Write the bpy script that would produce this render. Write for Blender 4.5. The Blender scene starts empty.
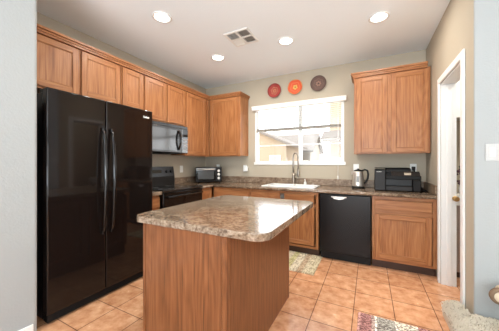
import bpy, bmesh, math, random
from mathutils import Vector, Matrix
random.seed(7)
SC = bpy.context.scene
COL = SC.collection
PI = math.pi
H = 2.78          # ceiling height
W = 3.626         # right wall plane

# ------------------------------------------------------------------ camera
cam_d = bpy.data.cameras.new('camera')
cam_d.sensor_width = 36.0
cam_d.lens = 234.0 / 499.0 * 36.0
cam_d.shift_y = -(165.5 - 163.3) / 499.0
cam_d.clip_start = 0.02
cam = bpy.data.objects.new('camera', cam_d)
COL.objects.link(cam)
cam.location = (2.954, -3.833, 1.267)
cam.rotation_euler = (PI / 2, 0, 0.4725)
SC.camera = cam

# ------------------------------------------------------------------ world, lights, exposure
w = bpy.data.worlds.new('sky')
SC.world = w
w.use_nodes = True
nt = w.node_tree
bg = nt.nodes['Background']
bg.inputs[0].default_value = (0.93, 0.97, 1.0, 1)
bg.inputs[1].default_value = 4.5


def area(name, loc, rot, sx, sy, power, color, shape='RECTANGLE', spread=None):
    d = bpy.data.lights.new(name, 'AREA')
    d.shape = shape
    d.size = sx
    d.size_y = sy
    d.energy = power
    d.color = color
    if spread:
        d.spread = spread
    o = bpy.data.objects.new(name, d)
    COL.objects.link(o)
    o.location = loc
    o.rotation_euler = rot
    return o


# added fill behind the camera aimed up at the ceiling; side daylight; sink window portal
area('ceiling_fill', (2.4, -6.85, 1.25), (PI / 2 + 1.3, 0, 0), 2.8, 2.2, 270, (0.78, 0.91, 1.0))
area('side_daylight', (5.42, -3.9, 1.45), (PI / 2, 0, PI / 2), 2.2, 1.7, 3, (0.88, 0.94, 1.0))
po = area('sink_window_portal', (1.865, 0.16, 1.76), (-PI / 2, 0, 0), 1.52, 1.02, 1, (1, 1, 1))
po.data.cycles.is_portal = True

vs = SC.view_settings
vs.view_transform = 'Standard'
vs.look = 'None'
vs.exposure = 0.25
vs.gamma = 1.0
vs.use_curve_mapping = False


# ------------------------------------------------------------------ mesh helpers
class MB:
    """collects shapes, then links them as one mesh object"""

    def __init__(self):
        self.bm = bmesh.new()
        self.mi = 0

    def _fin(self, faces, smooth=False):
        for f in faces:
            f.material_index = self.mi
            f.smooth = smooth

    def box(self, x0, x1, y0, y1, z0, z1, bev=0.0, seg=1, rot=None):
        r = bmesh.ops.create_cube(self.bm, size=1.0)
        vs_ = r['verts']
        sx, sy, sz = x1 - x0, y1 - y0, z1 - z0
        for v in vs_:
            v.co = Vector(((v.co.x + .5) * sx + x0, (v.co.y + .5) * sy + y0, (v.co.z + .5) * sz + z0))
        faces = set(f for v in vs_ for f in v.link_faces)
        self._fin(faces)
        if bev > 0:
            bev = min(bev, .49 * min(abs(sx), abs(sy), abs(sz)))
            edges = list(set(e for v in vs_ for e in v.link_edges))
            res = bmesh.ops.bevel(self.bm, geom=edges, offset=bev, segments=seg, affect='EDGES', profile=.5)
            self._fin(res['faces'], seg > 1)
            vs_ = list(set(v for f in res['faces'] for v in f.verts))
        if rot is not None:
            for v in set(vs_):
                v.co = rot @ v.co
        return self

    def prism(self, pts, z0, z1, axis='z', bev=0.0, seg=2):
        """polygon extruded along an axis; pts are (a,b) pairs in the other two axes"""
        def mk(p, t):
            if axis == 'z':
                return (p[0], p[1], t)
            if axis == 'x':
                return (t, p[0], p[1])
            return (p[0], t, p[1])
        a = [self.bm.verts.new(mk(p, z0)) for p in pts]
        b = [self.bm.verts.new(mk(p, z1)) for p in pts]
        fs = [self.bm.faces.new(a[::-1]), self.bm.faces.new(b)]
        n = len(pts)
        for i in range(n):
            fs.append(self.bm.faces.new((a[i], a[(i + 1) % n], b[(i + 1) % n], b[i])))
        bmesh.ops.recalc_face_normals(self.bm, faces=fs)
        self._fin(fs)
        if bev > 0:
            edges = list(set(fs[0].edges) | set(fs[1].edges))
            res = bmesh.ops.bevel(self.bm, geom=edges, offset=bev, segments=seg, affect='EDGES', profile=.5)
            self._fin(res['faces'], True)
        return self

    def lathe(self, prof, c=(0, 0, 0), n=28, axis='z', smooth=True, cap=True):
        """prof: list of (radius, height)"""
        rings = []
        for r, z in prof:
            ring = []
            for i in range(n):
                a = 2 * PI * i / n
                x, y = r * math.cos(a), r * math.sin(a)
                if axis == 'z':
                    p = (c[0] + x, c[1] + y, c[2] + z)
                elif axis == 'y':
                    p = (c[0] + x, c[1] + z, c[2] + y)
                else:
                    p = (c[0] + z, c[1] + x, c[2] + y)
                ring.append(self.bm.verts.new(p))
            rings.append(ring)
        fs = []
        for a, b in zip(rings[:-1], rings[1:]):
            for i in range(n):
                fs.append(self.bm.faces.new((a[i], a[(i + 1) % n], b[(i + 1) % n], b[i])))
        self._fin(fs, smooth)
        if cap:
            cf = [self.bm.faces.new(rings[0][::-1]), self.bm.faces.new(rings[-1])]
            self._fin(cf, False)
            fs += cf
        bmesh.ops.recalc_face_normals(self.bm, faces=fs)
        return self

    def tube(self, path, r, n=10, cap=True, taper=None):
        path = [Vector(p) for p in path]
        rings = []
        up = Vector((0.13, 0.29, 1)).normalized()
        for i, p in enumerate(path):
            if i == 0:
                t = path[1] - p
            elif i == len(path) - 1:
                t = p - path[i - 1]
            else:
                t = path[i + 1] - path[i - 1]
            t.normalize()
            u = up - t * up.dot(t)
            if u.length < 1e-3:
                u = Vector((1, 0, 0))
            u.normalize()
            up = u
            v = t.cross(u)
            rr = r if taper is None else taper[i]
            rings.append([self.bm.verts.new(p + (u * math.cos(2 * PI * k / n) + v * math.sin(2 * PI * k / n)) * rr) for k in range(n)])
        fs = []
        for a, b in zip(rings[:-1], rings[1:]):
            for k in range(n):
                fs.append(self.bm.faces.new((a[k], a[(k + 1) % n], b[(k + 1) % n], b[k])))
        self._fin(fs, True)
        if cap:
            cf = [self.bm.faces.new(rings[0][::-1]), self.bm.faces.new(rings[-1])]
            self._fin(cf)
            fs += cf
        bmesh.ops.recalc_face_normals(self.bm, faces=fs)
        return self

    def build(self, name, mats, parent=None):
        me = bpy.data.meshes.new(name)
        self.bm.to_mesh(me)
        self.bm.free()
        if not isinstance(mats, (list, tuple)):
            mats = [mats]
        for m in mats:
            me.materials.append(m)
        o = bpy.data.objects.new(name, me)
        COL.objects.link(o)
        if parent is not None:
            o.parent = parent
        return o


def thing(name, label, cat, loc=(0, 0, 0), rz=0.0, group=None):
    o = bpy.data.objects.new(name, None)
    o.empty_display_size = .1
    COL.objects.link(o)
    o.location = loc
    o.rotation_euler = (0, 0, rz)
    return tag(o, label, cat, group)


def tag(o, label, cat, group=None):
    o['label'] = label
    o['category'] = cat
    if group:
        o['group'] = group
    return o


def struct(name, mb, mats):
    o = mb.build(name, mats)
    o['kind'] = 'structure'
    return o


def structify(o):
    o['kind'] = 'structure'
    return o


# ------------------------------------------------------------------ materials
def new_mat(name):
    m = bpy.data.materials.new(name)
    m.use_nodes = True
    n = m.node_tree.nodes
    return m, n, m.node_tree.links, n['Principled BSDF']


def plain(name, col, rough=.5, metal=0.0, spec=.5, bump=0.0, bscale=200, coat=0.0, emit=None, es=0.0):
    m, n, l, b = new_mat(name)
    b.inputs['Base Color'].default_value = (*col, 1)
    b.inputs['Roughness'].default_value = rough
    b.inputs['Metallic'].default_value = metal
    b.inputs['Specular IOR Level'].default_value = spec
    if coat:
        b.inputs['Coat Weight'].default_value = coat
        b.inputs['Coat Roughness'].default_value = .05
    if emit:
        b.inputs['Emission Color'].default_value = (*emit, 1)
        b.inputs['Emission Strength'].default_value = es
    tc = n.new('ShaderNodeTexCoord')
    no = n.new('ShaderNodeTexNoise')
    no.inputs['Scale'].default_value = bscale
    l.new(tc.outputs['Object'], no.inputs['Vector'])
    if bump > 0:
        bp = n.new('ShaderNodeBump')
        bp.inputs['Strength'].default_value = bump
        bp.inputs['Distance'].default_value = .003
        l.new(no.outputs['Fac'], bp.inputs['Height'])
        l.new(bp.outputs['Normal'], b.inputs['Normal'])
    else:
        mr = n.new('ShaderNodeMapRange')
        mr.inputs['To Min'].default_value = max(0, rough - .02)
        mr.inputs['To Max'].default_value = min(1, rough + .02)
        l.new(no.outputs['Fac'], mr.inputs['Value'])
        l.new(mr.outputs['Result'], b.inputs['Roughness'])
    return m


def ramp(n, stops):
    r = n.new('ShaderNodeValToRGB')
    e = r.color_ramp.elements
    while len(e) < len(stops):
        e.new(.5)
    for k, (p, c) in zip(e, stops):
        k.position = p
        k.color = (*c, 1)
    return r


def wood(name, dark, mid, light, axis='z', rough=.38):
    m, n, l, b = new_mat(name)
    tc = n.new('ShaderNodeTexCoord')
    info = n.new('ShaderNodeObjectInfo')
    add = n.new('ShaderNodeVectorMath')
    add.operation = 'ADD'
    sc = n.new('ShaderNodeVectorMath')
    sc.operation = 'SCALE'
    sc.inputs[0].default_value = (3.1, 5.7, 9.3)
    l.new(info.outputs['Random'], sc.inputs['Scale'])
    l.new(tc.outputs['Object'], add.inputs[0])
    l.new(sc.outputs['Vector'], add.inputs[1])

    def mapped(a, along):
        mp = n.new('ShaderNodeMapping')
        s = [a, a, a]
        s['xyz'.index(axis)] = along
        mp.inputs['Scale'].default_value = s
        l.new(add.outputs['Vector'], mp.inputs['Vector'])
        return mp
    # broad figure: contour lines of a stretched noise give cathedral grain
    m1 = mapped(4.2, .5)
    n1 = n.new('ShaderNodeTexNoise')
    n1.inputs['Scale'].default_value = 1.0
    n1.inputs['Detail'].default_value = 2.0
    l.new(m1.outputs['Vector'], n1.inputs['Vector'])
    mul = n.new('ShaderNodeMath')
    mul.operation = 'MULTIPLY'
    mul.inputs[1].default_value = 34.0
    l.new(n1.outputs['Fac'], mul.inputs[0])
    sn = n.new('ShaderNodeMath')
    sn.operation = 'PINGPONG'
    sn.inputs[1].default_value = 1.0
    l.new(mul.outputs[0], sn.inputs[0])
    # fine pores
    m2 = mapped(150, 4.0)
    n2 = n.new('ShaderNodeTexNoise')
    n2.inputs['Scale'].default_value = 1.0
    n2.inputs['Detail'].default_value = 3.0
    l.new(m2.outputs['Vector'], n2.inputs['Vector'])
    m3 = mapped(42, 1.0)
    n3 = n.new('ShaderNodeTexNoise')
    n3.inputs['Scale'].default_value = 1.0
    l.new(m3.outputs['Vector'], n3.inputs['Vector'])
    mx = n.new('ShaderNodeMath')
    mx.operation = 'MULTIPLY_ADD'
    mx.inputs[1].default_value = .13
    l.new(sn.outputs[0], mx.inputs[0])
    mx3 = n.new('ShaderNodeMath')
    mx3.operation = 'MULTIPLY_ADD'
    mx3.inputs[1].default_value = .36
    l.new(n3.outputs['Fac'], mx3.inputs[0])
    mxa = n.new('ShaderNodeMath')
    mxa.operation = 'MULTIPLY'
    mxa.inputs[1].default_value = .62
    l.new(n2.outputs['Fac'], mxa.inputs[0])
    l.new(mxa.outputs[0], mx3.inputs[2])
    l.new(mx3.outputs[0], mx.inputs[2])
    r = ramp(n, [(.36, dark), (.54, mid), (.74, light)])
    l.new(mx.outputs[0], r.inputs['Fac'])
    l.new(r.outputs['Color'], b.inputs['Base Color'])
    b.inputs['Roughness'].default_value = rough
    b.inputs['Specular IOR Level'].default_value = .4
    bp = n.new('ShaderNodeBump')
    bp.inputs['Strength'].default_value = .12
    bp.inputs['Distance'].default_value = .002
    l.new(n2.outputs['Fac'], bp.inputs['Height'])
    l.new(bp.outputs['Normal'], b.inputs['Normal'])
    return m


OAK_C = ((.21, .074, .024), (.350, .138, .048), (.45, .205, .082))
OAK = wood('oak_vertical', *OAK_C, axis='z')
OAK_H = wood('oak_horizontal', *OAK_C, axis='x')
OAK_Y = wood('oak_lengthwise', *OAK_C, axis='y')
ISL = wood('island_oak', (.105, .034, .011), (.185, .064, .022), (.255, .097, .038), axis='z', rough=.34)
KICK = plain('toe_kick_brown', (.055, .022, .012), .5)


def countertop_mat(name='brown_laminate', rough=.09, spec=.8):
    m, n, l, b = new_mat(name)
    tc = n.new('ShaderNodeTexCoord')
    mp = n.new('ShaderNodeMapping')
    mp.inputs['Scale'].default_value = (1.0, 1.3, 1.3)
    mp.inputs['Rotation'].default_value = (0, 0, .6)
    l.new(tc.outputs['Object'], mp.inputs['Vector'])
    a = n.new('ShaderNodeTexNoise')
    a.inputs['Scale'].default_value = 13
    a.inputs['Detail'].default_value = 6
    a.inputs['Roughness'].default_value = .65
    a.inputs['Distortion'].default_value = .8
    l.new(mp.outputs['Vector'], a.inputs['Vector'])
    c = n.new('ShaderNodeTexNoise')
    c.inputs['Scale'].default_value = 60
    c.inputs['Detail'].default_value = 4
    l.new(mp.outputs['Vector'], c.inputs['Vector'])
    mx = n.new('ShaderNodeMath')
    mx.operation = 'MULTIPLY_ADD'
    mx.inputs[1].default_value = .5
    l.new(c.outputs['Fac'], mx.inputs[0])
    h = n.new('ShaderNodeMath')
    h.operation = 'MULTIPLY'
    h.inputs[1].default_value = .6
    l.new(a.outputs['Fac'], h.inputs[0])
    l.new(h.outputs[0], mx.inputs[2])
    r = ramp(n, [(.34, (.060, .033, .019)), (.45, (.135, .084, .053)), (.55, (.225, .155, .103)), (.68, (.37, .28, .20)), (.80, (.21, .14, .092))])
    l.new(mx.outputs[0], r.inputs['Fac'])
    l.new(r.outputs['Color'], b.inputs['Base Color'])
    b.inputs['Roughness'].default_value = rough
    b.inputs['Specular IOR Level'].default_value = spec
    return m


TOP = countertop_mat()
TOPM = countertop_mat('brown_laminate_satin', .42, .3)


def tile_mat():
    m, n, l, b = new_mat('peach_floor_tile')
    tc = n.new('ShaderNodeTexCoord')
    mp = n.new('ShaderNodeMapping')
    T = .309
    mp.inputs['Location'].default_value = (-2.525 / T, 1.613 / T, 0)
    mp.inputs['Scale'].default_value = (1 / T, 1 / T, 1 / T)
    l.new(tc.outputs['Object'], mp.inputs['Vector'])
    br = n.new('ShaderNodeTexBrick')
    br.offset = 0.0
    br.squash = 1.0
    br.inputs['Scale'].default_value = 1.0
    br.inputs['Brick Width'].default_value = 1.0
    br.inputs['Row Height'].default_value = 1.0
    br.inputs['Mortar Size'].default_value = .011
    br.inputs['Mortar Smooth'].default_value = .2
    br.inputs['Bias'].default_value = 0.0
    br.inputs['Color1'].default_value = (.66, .345, .19, 1)
    br.inputs['Color2'].default_value = (.57, .285, .15, 1)
    br.inputs['Mortar'].default_value = (.17, .085, .05, 1)
    l.new(mp.outputs['Vector'], br.inputs['Vector'])
    no = n.new('ShaderNodeTexNoise')
    no.inputs['Scale'].default_value = 11
    no.inputs['Detail'].default_value = 6
    no.inputs['Roughness'].default_value = .62
    l.new(tc.outputs['Object'], no.inputs['Vector'])
    r = ramp(n, [(.32, (.78, .66, .57)), (.48, (1.0, .97, .93)), (.66, (1.18, 1.30, 1.36))])
    l.new(no.outputs['Fac'], r.inputs['Fac'])
    mx = n.new('ShaderNodeMix')
    mx.data_type = 'RGBA'
    mx.blend_type = 'MULTIPLY'
    mx.inputs['Factor'].default_value = 1.0
    l.new(br.outputs['Color'], mx.inputs['A'])
    l.new(r.outputs['Color'], mx.inputs['B'])
    l.new(mx.outputs['Result'], b.inputs['Base Color'])
    b.inputs['Specular IOR Level'].default_value = .5
    rr = n.new('ShaderNodeMapRange')
    rr.inputs['To Min'].default_value = .14
    rr.inputs['To Max'].default_value = .34
    l.new(no.outputs['Fac'], rr.inputs['Value'])
    l.new(rr.outputs['Result'], b.inputs['Roughness'])
    bp = n.new('ShaderNodeBump')
    bp.inputs['Strength'].default_value = .25
    bp.inputs['Distance'].default_value = .003
    inv = n.new('ShaderNodeMath')
    inv.operation = 'SUBTRACT'
    inv.inputs[0].default_value = 1.0
    l.new(br.outputs['Fac'], inv.inputs[1])
    l.new(inv.outputs[0], bp.inputs['Height'])
    l.new(bp.outputs['Normal'], b.inputs['Normal'])
    return m


TILE = tile_mat()
WALL = plain('tan_wall_paint', (.45, .39, .30), .85, bump=.35, bscale=90)
NEARW = plain('daylit_wall_paint', (.37, .385, .38), .85, bump=.45, bscale=70)  # same paint as the tan walls, with cool daylight put into its colour
CEIL = plain('ceiling_paint', (.85, .90, .92), .9, bump=.35, bscale=60)
TRIM = plain('white_trim', (.82, .82, .80), .4)
BLACKG = plain('gloss_black', (.008, .006, .005), .06, spec=.4)
FRIDGEG = plain('fridge_black', (.009, .006, .005), .06, spec=.38)
BLACKS = plain('satin_black', (.009, .0075, .007), .32, spec=.35)
BLACKM = plain('matte_black', (.010, .009, .0085), .6, spec=.3)
DWM = plain('dishwasher_black', (.007, .0055, .0055), .25, spec=.25)
GLASSTOP = plain('ceramic_glass', (.012, .011, .010), .08, spec=.6)
MWDOOR = plain('smoked_mirror_door', (.10, .097, .095), .12, metal=.9)
MWFR = plain('dark_mirror_frame', (.05, .048, .047), .15, metal=.7)
STEEL = plain('brushed_steel', (.72, .67, .61), .36, metal=.85)
NICKEL = plain('brushed_nickel', (.33, .29, .25), .3, metal=1.0)
WHITEP = plain('white_plastic', (.80, .79, .75), .4)
WHITEE = plain('white_enamel', (.88, .88, .86), .15)
GREYP = plain('grey_plastic', (.28, .27, .26), .4)
PRN = plain('printer_black', (.008, .007, .0065), .5, spec=.2)
PRND = plain('printer_recess', (.008, .007, .007), .5)
PRNL = plain('printer_grey', (.020, .017, .016), .45, spec=.25)
DISP = plain('display_panel', (.42, .36, .28), .3)
BRASS = plain('aged_brass', (.60, .38, .16), .3, metal=1.0)
LAMP = plain('lamp_glow', (1, .97, .9), .5, emit=(1.0, .95, .86), es=9.0)
GRILL = plain('vent_dark', (.16, .14, .12), .7)


def glass_mat(name, tint=(1, 1, 1), gl=.06):
    m, n, l, b = new_mat(name)
    out = n['Material Output']
    t = n.new('ShaderNodeBsdfTransparent')
    t.inputs[0].default_value = (*tint, 1)
    g = n.new('ShaderNodeBsdfGlossy')
    g.inputs['Roughness'].default_value = .02
    mx = n.new('ShaderNodeMixShader')
    mx.inputs[0].default_value = gl
    l.new(t.outputs[0], mx.inputs[1])
    l.new(g.outputs[0], mx.inputs[2])
    l.new(mx.outputs[0], out.inputs['Surface'])
    return m


PANE = glass_mat('window_glass')


def slat_mat():
    m, n, l, b = new_mat('blind_slat')
    b.inputs['Base Color'].default_value = (.52, .50, .46, 1)
    b.inputs['Roughness'].default_value = .45
    out = n['Material Output']
    t = n.new('ShaderNodeBsdfTranslucent')
    t.inputs[0].default_value = (.9, .89, .86, 1)
    mx = n.new('ShaderNodeMixShader')
    mx.inputs[0].default_value = .22
    l.new(b.outputs[0], mx.inputs[1])
    l.new(t.outputs[0], mx.inputs[2])
    l.new(mx.outputs[0], out.inputs['Surface'])
    return m


SLAT = slat_mat()
RAIL = plain('backlit_blind_rail', (.30, .275, .235), .5)  # the rail's backlit shade is put into its base colour

# ------------------------------------------------------------------ structure
mb = MB(); mb.box(-.12, 5.6, -7.2, .12, -.12, 0)
struct('floor', mb, TILE)
mb = MB(); mb.box(-.12, 5.6, -7.2, .12, H, H + .12)
struct('ceiling', mb, CEIL)

# left wall of the kitchen, with the alcove holding the refrigerator
mb = MB(); mb.box(-.12, 0, -3.0, .12, 0, H)
struct('wall_left', mb, WALL)
# wall that ends beside the refrigerator (rounded corner)
XN = .762
pts = [(XN, -7.2), (XN, -3.022)]
for k in range(1, 6):
    a = k / 5 * PI / 2
    pts.append((XN - .022 + .022 * math.cos(a), -3.022 + .022 * math.sin(a)))
pts += [(-.12, -3.0), (-.12, -7.2)]
mb = MB(); mb.prism(pts, 0, H, 'z')
struct('wall_near_left', mb, NEARW)
mb = MB(); mb.box(XN + .002, XN + .015, -6.9, -3.03, 0, .095, .003)
struct('baseboard_left', mb, TRIM)

# back wall with the window opening
X0, X1, Z0, Z1 = 1.115, 2.615, 1.262, 2.262
mb = MB()
mb.box(0, X0, 0, .14, 0, H); mb.box(X1, W + 2.0, 0, .14, 0, H)
mb.box(X0, X1, 0, .14, 0, Z0); mb.box(X0, X1, 0, .14, Z1, H)
struct('wall_back', mb, WALL)

# right wall with the doorway, ending in a rounded corner
YA, YB, ZD = -.720, -1.375, 2.105
mb = MB()
mb.box(W, W + .125, YA, 0, 0, H)
mb.box(W, W + .125, YB, YA, ZD, H)
r_ = .02
mb.box(W, W + .125, -1.590, YB, 0, H)
struct('wall_right', mb, WALL)
pts = [(W + .001, -1.5905), (W + .001, -1.594), (W + .004, -1.600), (5.44, -1.600), (5.44, -1.5905)]
mb = MB(); mb.prism(pts, 0, H, 'z')
struct('wall_near_right', mb, NEARW)
mb = MB(); mb.box(5.44, 5.56, -7.2, -1.59, 0, .55); mb.box(5.44, 5.56, -7.2, -1.59, 2.35, H)
mb.box(5.44, 5.56, -7.2, -5.1, .55, 2.35); mb.box(5.44, 5.56, -2.7, -1.59, .55, 2.35)
struct('wall_far_right', mb, NEARW)
mb = MB(); mb.box(.77, .95, -7.12, -7.0, 0, H); mb.box(3.85, 5.44, -7.12, -7.0, 0, H); mb.box(.95, 3.85, -7.12, -7.0, 2.4, H)
struct('wall_rear', mb, NEARW)
# walls of the little room past the doorway
mb = MB(); mb.box(5.0, 5.12, -1.465, 0, 0, H)
struct('wall_side_room', mb, WALL)

# door casing and jamb
dr = structify(MB().box(W - .018, W - .001, YA, YA + .062, 0, ZD + .062, .004).build('door_1', TRIM))
c2 = MB(); c2.box(W - .018, W - .001, YB - .062, YB, 0, ZD + .062, .004)
c2.build('door_casing', TRIM, dr)
c3 = MB(); c3.box(W - .018, W - .001, YB + .001, YA - .001, ZD, ZD + .062, .004)
c3.build('door_header', TRIM, dr)
jm = MB(); jm.box(W, W + .1253, YA - .015, YA - .0005, 0, ZD - .001)
jm.box(W + .045, W + .085, YA - .028, YA - .015, 0, ZD - .02, .003)
jm.box(W, W + .1253, YB + .0005, YB + .015, 0, ZD - .001)
jm.box(W, W + .1253, YB + .015, YA - .015, ZD - .016, ZD - .001)
jm.build('door_jamb', TRIM, dr)
kn = MB(); kn.lathe([(.026, 0), (.026, -.006), (.011, -.010), (.010, -.024), (.024, -.032), (.026, -.042), (.018, -.05)], (W + .115, YA - .0155, .905), 16, 'y')
kn.build('door_knob', BRASS, dr)
mb = MB(); mb.box(3.70, 5.3, -1.613, -1.601, 0, .09, .003)
struct('baseboard_right', mb, TRIM)


# ------------------------------------------------------------------ window
win = MB()
F = .042
for (a, b_, c_, d) in ((X0, X0 + F, Z0, Z1), (X1 - F, X1, Z0, Z1)):
    win.box(a + (.001 if a == X0 else 0), b_ - (.001 if b_ == X1 else 0), .012, .075, c_ + .001, d - .001, .004)
win.box(X0 + F, X1 - F, .012, .075, Z0 + .001, Z0 + F, .004)
win.box(X0 + F, X1 - F, .012, .075, Z1 - F, Z1 - .001, .004)
win = structify(win.build('window_1', TRIM))
mr = MB(); mr.box(1.905, 1.965, .02, .07, Z0 + F, Z1 - F, .004)
mr.build('meeting_rail', TRIM, win)
gm = MB()
gm.box(X0 + F, 1.905, .050, .062, 1.572, 1.590); gm.box(1.965, X1 - F, .050, .062, 1.572, 1.590)
gm.build('glazing_bar', TRIM, win)
for a, b_ in ((X0 + F, 1.905), (1.965, X1 - F)):
    p = MB(); p.box(a, b_, .054, .058, Z0 + F, Z1 - F)
    p.build('pane', PANE, win)
sl = MB(); sl.box(X0 - .022, X1 + .022, -.016, -.001, Z0 - .022, Z0 + .028, .004)
sl.box(X0 - .002, X0 + .03, -.012, -.001, Z0 + .028, Z1 - .08, .003); sl.box(X1 - .03, X1 + .002, -.012, -.001, Z0 + .028, Z1 - .08, .003)
sl.build('window_casing', TRIM, win)

bl = thing('window_blind', 'white slatted blind raised half way over the sink window', 'blind', (1.865, -.03, 1.82))
v = MB()
v.box(-.785, .785, -.048, .012, .385, .458, .006)
v.box(-.79, .79, -.056, .016, .440, .462, .005)
v.build('valance', WHITEP, bl)
z = .055
while z < .385:
    s = MB()
    s.box(-.705, .705, -.012, .012, -.0011, .0011, rot=Matrix.Rotation(.42, 3, 'X'))
    o = s.build('slat', SLAT, bl)
    o.location = (0, 0, z)
    z += .030
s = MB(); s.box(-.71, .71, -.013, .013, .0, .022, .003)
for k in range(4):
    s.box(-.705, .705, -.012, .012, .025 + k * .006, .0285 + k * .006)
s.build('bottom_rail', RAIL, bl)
for x in (-.45, 0, .45):
    s = MB(); s.tube([(x, -.0175, .02), (x, -.0175, .39)], .0014, 6)
    s.build('ladder_cord', WHITEP, bl)
s = MB(); s.tube([(.672, -.045, .39), (.672, -.045, -.30), (.67, -.045, -.74)], .0035, 8)
s.lathe([(.004, 0), (.011, -.012), (.012, -.05), (.004, -.062)], (.67, -.045, -.735), 10)
s.build('pull_cord', WHITEP, bl)

# ------------------------------------------------------------------ outside
STUC = plain('pale_stucco', (.34, .26, .18), .9, bump=.3, bscale=30)
STUC2 = plain('grey_stucco', (.30, .26, .22), .9, bump=.3, bscale=30)
SHING = plain('roof_shingle', (.17, .145, .125), .9, bump=.5, bscale=25)
GND = plain('gravel_ground', (.60, .54, .46), .95, bump=.4, bscale=15)
mb = MB(); mb.box(-30, 40, .3, 60, -.35, -.15)
struct('ground', mb, GND)


def gable_house(label, x0, x1, y0, y1, eave, peak, wallm, axis, wins, name='house'):
    t = thing(name, label, 'house', ((x0 + x1) / 2, (y0 + y1) / 2, -.15))
    hx, hy = (x1 - x0) / 2, (y1 - y0) / 2
    m_ = MB()
    if axis == 'y':
        m_.prism([(-hx, 0), (hx, 0), (hx, eave), (0, peak), (-hx, eave)], -hy, hy, 'y')
    else:
        m_.prism([(-hy, 0), (hy, 0), (hy, eave), (0, peak), (-hy, eave)], -hx, hx, 'x')
    m_.build('wall', wallm, t)
    e = .35
    a = hx if axis == 'y' else hy
    ln = (hy if axis == 'y' else hx) + .3
    k = (peak - eave) / a
    m_ = MB()
    pr = [(-a - e, eave - k * e + .02), (0, peak + .02), (a + e, eave - k * e + .02), (a + e, eave - k * e + .16), (0, peak + .16), (-a - e, eave - k * e + .16)]
    m_.prism(pr, -ln, ln, axis)
    m_.build('roof', SHING, t)
    for (wx, wz, ww, wh) in wins:
        m_ = MB()
        m_.box(wx - ww / 2, wx + ww / 2, -hy - .04, -hy - .002, wz, wz + wh, .01)
        wf = m_.build('window', TRIM, t)
        m_ = MB()
        m_.box(wx - ww / 2 + .08, wx + ww / 2 - .08, -hy - .05, -hy - .041, wz + .08, wz + wh - .08)
        m_.build('pane', GREYP, wf)
    return t


gable_house('pale stucco house with a sloping roof seen through the left window pane', -5.4, -1.42, 9.5, 13, 2.55, 3.42, STUC, 'y', [(1.3, .9, .7, 1.0)])
gable_house('grey roofed house with a pointed gable seen through the middle of the window', -5.0, -1.0, 14, 18, 2.45, 3.75, STUC2, 'x', [(1.15, .85, .45, .9), (1.65, .75, .4, .9)])
h3 = gable_house('tan house with a dark eave seen through the right window pane', 1.40, 5.4, 7.0, 11, 4.9, 5.6, STUC, 'x', [])
m_ = MB(); m_.prism([(-2.75, 2.38), (-2.0, 2.78), (-2.0, 2.86), (-2.75, 2.50)], -2.25, 1.9, 'x')
m_.box(-2.2, 1.9, -2.72, -2.62, 2.30, 2.42)
m_.build('porch_roof', SHING, h3)
for xx in (-1.0, 1.7):
    m_ = MB(); m_.box(xx - .08, xx + .08, -2.72, -2.56, 0, 2.30)
    m_.build('porch_post', STUC2, h3)

# ------------------------------------------------------------------ cabinets
def panel_door(w, h, name, parent, x0, z0, yf, mat_pair=None, th=.019):
    """frame-and-flat-panel door; front face at local y = yf (facing -y)"""
    mv, mh = mat_pair or (OAK, OAK_H)
    d = MB()
    s = .056
    d.box(0, s, 0, th, 0, h, .003)
    d.box(w - s, w, 0, th, 0, h, .003)
    d.mi = 1
    d.box(s, w - s, 0.0005, th, 0, s, .003)
    d.box(s, w - s, 0.0005, th, h - s, h, .003)
    d.mi = 0
    d.box(s, w - s, .0095, th - .002, s, h - s)
    bd = .007
    d.box(s, s + bd, .0045, .010, s, h - s, .002); d.box(w - s - bd, w - s, .0045, .010, s, h - s, .002)
    d.mi = 1
    d.box(s + bd, w - s - bd, .0045, .010, s, s + bd, .002); d.box(s + bd, w - s - bd, .0045, .010, h - s - bd, h - s, .002)
    o = d.build(name, [mv, mh], parent)
    o.location = (x0, yf, z0)
    return o


def drawer(w, h, name, parent, x0, z0, yf):
    d = MB()
    d.box(0, w, .004, .019, 0, h, .003)
    d.box(.010, w - .010, 0, .0045, .010, h - .010, .003)
    o = d.build(name, OAK_H, parent)
    o.location = (x0, yf, z0)
    return o


def upper(label, loc, rz, w_, z0, z1, doors, d=.31, group='wall cabinets'):
    t = thing('wall_cabinet', label, 'cabinet', loc, rz, None)
    b = MB()
    f = .04
    b.box(.002, w_ - .002, -d + .018, -.003, z0 + .012, z1, 0)      # carcass
    b.build('carcass', OAK, t)
    b = MB()                                                          # face frame
    b.box(.001, f, -d, -d + .0175, z0, z1, .002); b.box(w_ - f, w_ - .001, -d, -d + .0175, z0, z1, .002)
    b.mi = 1
    b.box(f, w_ - f, -d, -d + .0175, z0, z0 + f, .002); b.box(f, w_ - f, -d, -d + .0175, z1 - f, z1, .002)
    b.mi = 0
    if len(doors) == 2:
        xm = (doors[0][1] + doors[1][0]) / 2
        b.box(xm - .03, xm + .03, -d, -d + .0175, z0 + f, z1 - f, .002)
    b.build('face_frame', [OAK, OAK_H], t)
    for (a, c, za, zb) in doors:
        panel_door(c - a, zb - za, 'door', t, a, za, -d - .020)
    return t


R90 = PI / 2
ZT = 2.445
# left wall (local x -> world y)
upper('oak cabinet of two doors above the black refrigerator', (0, -2.965, 0), R90, .92, 1.945, ZT, [(.02, .46, 1.965, 2.42), (.486, .905, 1.965, 2.42)])
upper('narrow oak cabinet of one short door right of the refrigerator cabinet', (0, -2.043, 0), R90, .31, 1.945, ZT, [(.015, .298, 1.965, 2.42)])
upper('oak cabinet of two short doors above the microwave', (0, -1.731, 0), R90, .776, 1.855, ZT, [(.014, .376, 1.872, 2.42), (.402, .763, 1.872, 2.42)])
upper('tall oak corner cabinet of one door on the left wall right of the microwave', (0, -.953, 0), R90, .6405, 1.39, ZT, [(.02, .525, 1.408, 2.42)])
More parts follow.
